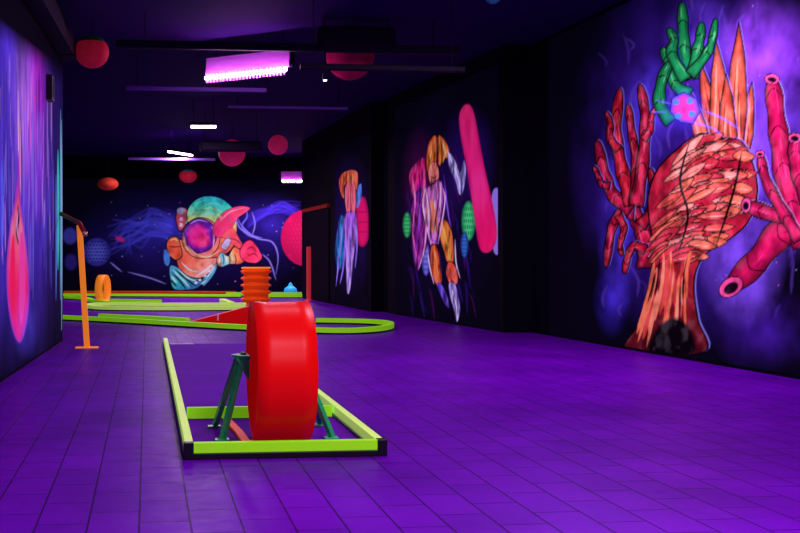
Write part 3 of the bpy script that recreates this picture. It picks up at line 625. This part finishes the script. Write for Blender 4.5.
# ------------------------------------------------------------------ the lanes behind
def rails(name, label, segs, orient='', tallz=.075):
    """segs: (surveyed points of the rail's foot, width, paint, rounded)"""
    xs = [fl(*p) for sg in segs for p in sg[0]]
    ox = sum(p[0] for p in xs) / len(xs); oy = sum(p[1] for p in xs) / len(xs)
    t = thing(name, label, 'minigolf lane', (ox, oy, 0), 0, 'lime railed lanes')
    for pts, w, mm, rnd, h in segs:
        P = [(*fl(*p), 0) for p in pts]; P = [(x - ox, y - oy, 0) for x, y, _ in P]
        if rnd: P = smooth_path(P, False, 6)
        rl = obj('rail', sweep(P, rect(w, .022, h)), M[mm], t)
        obj('rail_base', sweep(P, rect(w * .9, .001, .0215)), M['black'], rl)
    return t
laneA = rails('minigolf_lane', 'lime railed lane with a rounded right end behind the red loop', [
    ([(58, 320.2), (110, 322.8), (180, 327), (249, 331), (310, 333.6), (345, 334.3), (370, 333.3), (386, 331.2), (391, 328.4), (384, 326), (366, 324.6), (340, 323.9), (316, 323.6)], .09, 'green', True, .085),
    ([(100, 318.2), (150, 320.6), (188, 322.8)], .09, 'green', False, .075)])
ramp_c = fl(232, 324)
ramp = thing('wedge_ramp', 'red wedge ramp rising towards the right behind the red loop', 'ramp', (ramp_c[0] - .1, ramp_c[1] + .2, 0), -.2)
bm = bmesh.new()
v = [bm.verts.new(c) for c in ((-.62, -.3, .001), (.5, -.3, .001), (.5, -.3, .3), (.2, -.3, .222), (-.62, .3, .001), (.5, .3, .001), (.5, .3, .3), (.2, .3, .222))]
for q in ((0, 1, 2, 3), (4, 7, 6, 5), (0, 3, 7, 4), (3, 2, 6, 7), (1, 5, 6, 2), (0, 4, 5, 1)): bm.faces.new([v[i] for i in q])
obj('ramp_body', bm, M['red'], ramp)
obj('white_marker', B(-.075, -.055, -.309, -.301, .06, .17), M['white'], ramp)
rails('minigolf_lane', 'long pale lime lane ending in a curl left of the orange ribbed barrel', [
    ([(246, 310.6), (180, 311.2), (130, 311), (100, 310.4), (89, 308.8), (92, 307.2), (110, 306.6), (160, 307), (246, 306.8)], .12, 'lime', True, .085),
    ([(222, 303.2), (232, 307)], .12, 'lime', False, .1)])
rails('minigolf_lane', 'short lime lane in front of the small orange loop', [
    ([(66, 299.2), (84, 300.5), (95, 303.2), (120, 305.4), (161, 305)], .13, 'green', True, .08),
    ([(110, 302), (161, 303)], .1, 'green', False, .07)])
rails('minigolf_lane', 'farthest lane, thin lime rail running along under the astronaut mural', [
    ([(64, 296.6), (150, 297), (241, 297.6)], .16, 'green', False, .085),
    ([(64, 293.4), (150, 293.4), (236, 293.8)], .1, 'orangered', False, .07),
    ([(226, 296.2), (302, 296.2)], .14, 'green', False, .1),
    ([(266, 298), (302, 298)], .14, 'green', False, .1)])

bx, by = fl(256, 304.5)
prof = [(0, .001), (.29, .001)]
for k in range(5):
    z = .02 + .15 * k
    prof += [(.27, z), (.27, z + .05), (.335, z + .085), (.335, z + .105), (.27, z + .14)]
prof += [(.3, .78), (.3, .8), (.25, .8), (.25, .3), (0, .3)]
bar = thing('ribbed_barrel', 'orange ribbed barrel obstacle standing in front of the astronaut', 'obstacle', (bx, by, 0))
obj('barrel_body', lathe(prof, 40), M['orangered'], bar)
bm = bmesh.new(); sweep([(.301 * math.cos(a), .301 * math.sin(a), .79) for a in np.linspace(0, 2 * PI, 41)[:-1]], circ(.02, 8), True, bm)
obj('rim', bm, M['orange'], bar)

sx, sy = fl(103, 303.5)
sl = thing('loop_obstacle', 'small orange loop obstacle standing far away left of the astronaut', 'loop obstacle', (sx, sy, 0), -.27)
bm = bmesh.new(); N = 64; R_, W_ = .315, .17; rings = []
for i in range(N):
    a = 2 * PI * i / N
    rings.append([bm.verts.new((q * W_ / 2, -math.cos(a) * r, .32 + math.sin(a) * r)) for r, q in ((R_, -1), (R_, 1), (R_ - .014, 1), (R_ - .014, -1))])
for i in range(N):
    A, C = rings[i], rings[(i + 1) % N]
    for k in range(4): bm.faces.new((A[k], A[(k + 1) % 4], C[(k + 1) % 4], C[k]))
obj('loop_band', bm, M['orange'], sl, True)
obj('exit_strip', prism([(.16, -.1), (.9, -.02), (.9, .12), (.16, .12)], .001, .02), M['orange'], sl)

cx, cy = fl(289, 293.2)
cone = thing('cone_obstacle', 'small cyan cone standing on the far lane right of the ribbed barrel', 'obstacle', (cx, cy - .3, 0))
obj('cone_body', lathe([(0, .31), (.03, .3), (.075, .21), (.16, .15), (.185, .09), (.185, .02), (0, .02)], 24), M['cyan'], cone)
obj('cone_base', lathe([(0, .001), (.2, .001), (.2, .02), (0, .02)], 24), M['cyan'], cone)

# ------------------------------------------------------------------ posts and handrails
px, py = fl(87, 348)
hr = thing('handrail_post', 'tall orange post with a sloping dark red handrail by the left wall', 'handrail', (px, py, 0))
tp = Vector((-.085, .0, 1.40))
pb = bmesh.new(); sweep([Vector((0, 0, .012)), tp], rect(.115, -.03, .03), bm=pb); obj('post', pb, M['orange'], hr)
obj('base_plate', B(-.13, .13, -.07, .07, .001, .012, .002), M['orange'], hr)
a0 = Vector((lw(12.2) + .02 - px, 12.2 - py, 1.56)); a1 = Vector((-.085, 0, 1.425)); a2 = Vector((.02, -.75, 1.29))
rl = obj('handrail', sweep([a0, a1, a2], circ(.026, 12)), M['darkred'], hr, True)
d = (a2 - a1).normalized(); obj('end_cap', sweep([a2, a2 + d * .05], circ(.029, 12)), M['brass'], rl, True)

rp = fl(310, 300.5)
q = thing('support_post', 'thin red post standing at the far end of the right wall', 'post', (rp[0] - .03, rp[1], 0))
obj('post', B(-.045, .045, -.045, .045, .008, 1.27, .004), M['redpost'], q)
obj('base_plate', B(-.09, .09, -.09, .09, .001, .008), M['redpost'], q)
# the dark doorway in the far right wall
def onR3(y): return along(R3A, R3B, y)
d0, d1 = onR3(21.9), onR3(24.6)
dr = struct('door_1', prism([(d0[0] - .03, d0[1]), (d1[0] - .03, d1[1]), (d1[0] - .002, d1[1]), (d0[0] - .002, d0[1])], .005, 2.12), M['wall'])
struct('trim_1', prism([(d0[0] - .07, d0[1] - .05), (d1[0] - .07, d1[1] + .05), (d1[0] - .002, d1[1] + .05), (d0[0] - .002, d0[1] - .05)], 2.125, 2.21), M['darkred'])

# ------------------------------------------------------------------ ceiling: pipes, lamps, lanterns
def pipe(y0, y1, x0, x1, zf, label, m_='pipe', name='ceiling_pipe'):
    a, b = at(x0, (y0 + y1) / 2, zf), at(x1, (y0 + y1) / 2, zf); h = (y1 - y0) * zf / F
    b = Vector((b.x, a.y, a.z)); c = (a + b) / 2
    t = thing(name, label, 'pipe', c, 0, 'bars and conduits under the ceiling')
    obj('bar', B(a.x - c.x, b.x - c.x, -h / 2, h / 2, -h / 2, h / 2, h * .2), M[m_], t)
    for f in (.08, .92):
        xx = a.x + (b.x - a.x) * f - c.x
        obj('hanger', sweep([(xx, 0, h / 2 - .002), (xx, 0, CEIL - c.z + .01)], circ(.005, 6)), M['pipe'], t)
pipe(40, 48, 116, 470, 11.9, 'widest dark ceiling bar, just above the big violet lamp')
pipe(27, 49.8, 316, 396, 12.2, 'added black block in place of the dark over the dim pink lantern')  # block added to imitate the darkness above the lantern
pipe(63.5, 70, 300, 470, 11.0, 'dark ceiling bar crossing in front of the dim pink lantern')
pipe(86, 90, 126, 268, 14.6, 'violet lit conduit just below the big violet lamp', 'steel')
pipe(105.5, 108, 228, 350, 16.4, 'thin conduit lower right of the big violet lamp', 'steel')
pipe(141, 151.5, 200, 262, 20.0, 'dark bar hiding the top of the middle pink lantern')
pipe(157.5, 160, 128, 216, 23.5, 'thin conduit crossing beneath the tilted tube', 'steel')

def lamp(kind, x, y, zf, L, rz, label, big=False, power=60, z=None, xy=None):
    p = at(x, y, zf) if xy is None else Vector((xy[0], xy[1], z))
    t = thing(kind, label, 'lamp', p, rz, 'violet floodlights' if big else 'white tube lamps')
    if big:
        obj('housing', B(-L / 2 - .03, L / 2 + .03, .076, .15, .05, .26, .01), M['housing'], t)
        rf = bmesh.new(); sec = [(.0, .02), (.03, .25), (.015, .255), (-.015, .025)]
        vv = [[rf.verts.new((e, s_ + .04, u_ + .02)) for s_, u_ in sec] for e in (-L / 2, L / 2)]
        for k in range(4): rf.faces.new((vv[0][k], vv[0][(k + 1) % 4], vv[1][(k + 1) % 4], vv[1][k]))
        rf.faces.new(vv[0]); rf.faces.new(vv[1][::-1])
        obj('reflector', rf, M['reflector'], t)
        fn = bmesh.new()
        for k in range(24): xx = -L / 2 + .05 + (L - .1) * k / 23; box(fn, xx - .004, xx + .004, -.04, .02, -.07, .045)
        obj('glare_fins', fn, M['reflector'], t)  # fins imitate the starburst spikes of glare round the tube
        obj('tube', sweep([(-L / 2 + .02, -.005, 0), (L / 2 - .02, -.005, 0)], circ(.022, 12)), M['led'], t)
        hz = .26
    else:
        obj('housing', B(-L / 2 - .02, L / 2 + .02, -.035, .035, .03, .085, .006), M['housing'], t)
        obj('tube', sweep([(-L / 2, 0, .005), (L / 2, 0, .005)], circ(.024, 12)), M['tube'], t)
        hz = .085
    for e in (-.4, .4): obj('hanger', sweep([(e * L, .1 if big else 0, hz - .003), (e * L, .1 if big else 0, CEIL - p.z + .01)], circ(.006, 6)), M['pipe'], t)
    if power:
        l = bpy.data.lights.new('lamp_light', 'AREA'); l.shape = 'RECTANGLE'; l.size = L; l.size_y = .05; l.energy = power
        l.color = (1, .66, 1.0); l.spread = PI
        lo = bpy.data.objects.new('lamp_light', l); COL.objects.link(lo); lo.parent = t; lo.location = (0, 0, -.07 if big else -.03)
    return t
lamp('floodlight', 245, 74, 13.0, 1.25, -.62, 'big glowing violet lamp with a pink reflector on the ceiling', True, 50)
lamp('tube_lamp', 203.5, 127, 18.5, .46, -.09, 'small level white tube below the big violet lamp', False, 90)
lamp('tube_lamp', 180.5, 153.8, 23.5, 1.0, .95, 'small slanting white tube left of the middle pink lantern', False, 150)
lamp('floodlight', 292, 181, 28.0, .6, 0, 'small violet lamp over the pink golf ball on the back wall', True, 130)  # reflector and fins added here to imitate a violet halo round the tube
# unseen tube lamps added to light the near part of the room
lamp('tube_lamp', 0, 0, 0, 1.2, 0, 'added unseen tube lamp above the right mural', False, 110, 3.7, (3.9, 8.6))
lamp('tube_lamp', 0, 0, 0, 1.2, 0, 'added unseen tube lamp above the nearest lane', False, 22, 3.7, (.8, 7.6))
lamp('tube_lamp', 0, 0, 0, 1.2, 0, 'added unseen tube lamp above the near floor', False, 130, 3.7, (1.8, 2.8))
lamp('tube_lamp', 0, 0, 0, 1.2, 0, 'added unseen tube lamp above the camera', False, 170, 3.7, (1.8, .2))

def lantern(x, y, d, zf, mm, cap, label, squash=1.0):
    p = at(x, y, zf); r = d * zf / F / 2
    t = thing('hanging_lantern', label, 'lantern', p, 0, 'ball lanterns hung from the ceiling')
    n = 20
    obj('ball', lathe([(r * math.sin(PI * i / n), -r * squash * math.cos(PI * i / n)) for i in range(n + 1)], 32), M[mm], t, True)
    if cap:
        obj('cap', lathe([(r * 1.02 * math.sin(a), r * squash * 1.02 * math.cos(a)) for a in np.linspace(1.0, 0, 8)], 24), M[cap], t, True)
    obj('cord', sweep([(0, 0, r * squash - .004), (0, 0, CEIL - p.z + .01)], circ(.005, 6)), M['cord'], t)
lantern(92, 52, 34, 12.2, 'planet', 'leaf', 'red hanging ball with a green cap, upper left', .95)
lantern(350, 56, 48, 12.9, 'planet4', None, 'dim pink hanging ball crossed by a dark ceiling bar')
lantern(232, 153, 27, 21.0, 'planet2', None, 'pink hanging ball with its top hidden by a bar')
lantern(278, 145, 20, 21.5, 'planet2', None, 'round pink hanging ball right of the half hidden one')
lantern(108, 184, 21, 24.5, 'planet3', None, 'dim orange red hanging ball, lowest on the left', .62)
lantern(188, 176, 18, 26.5, 'planet', 'teal', 'tiny dull red hanging ball with teal cap above the astronaut', .75)
lantern(493, -4, 16, 10.5, 'teal', None, 'teal hanging ball cut by the top edge of the photo')
p = at(325, 80, 12.0); t = thing('spotlight', 'tiny white spotlight below the dim pink hanging ball', 'lamp', p)
obj('lens', lathe([(0, -.02), (.018, -.014), (.024, 0), (0, .002)], 16), M['spot'], t, True)
obj('housing', lathe([(0, .0025), (.03, .0025), (.03, .07), (0, .08)], 16), M['housing'], t)
obj('stem', sweep([(0, 0, .07), (0, 0, CEIL - p.z + .01)], circ(.008, 6)), M['pipe'], t)

# left wall: dark duct under the ceiling and a small wall box
du = thing('ceiling_duct', 'dark duct running along the top of the left wall', 'duct', (lw(9), 9, 3.42))
def dp(y, e): return (lw(y) + e - lw(9), y - 9)
obj('duct_body', prism([dp(1, .012), dp(1, .2), dp(12.4, .2), dp(12.4, .012)], .02, .26), M['pipe'], du)
for y in (3, 6, 9, 12): obj('strap', prism([dp(y, .011), dp(y, .206), dp(y + .06, .206), dp(y + .06, .011)], .014, .266), M['housing'], du)
wb = thing('wall_box', 'small dark box mounted high on the left wall mural', 'wall box', (lw(11.1) + .012, 11.1, 2.75))
obj('case', B(.0, .07, -.12, .12, 0, .27, .006), M['black'], wb); obj('front_panel', B(.0705, .076, -.09, .09, .03, .24), M['housing'], wb)

# ------------------------------------------------------------------ world
w = bpy.data.worlds.new('dark'); scn.world = w; w.use_nodes = True
w.node_tree.nodes['Background'].inputs['Color'].default_value = (.25, .1, .6, 1); w.node_tree.nodes['Background'].inputs['Strength'].default_value = .0
scn.cycles.use_denoising = True
scn.cycles.max_bounces = 6
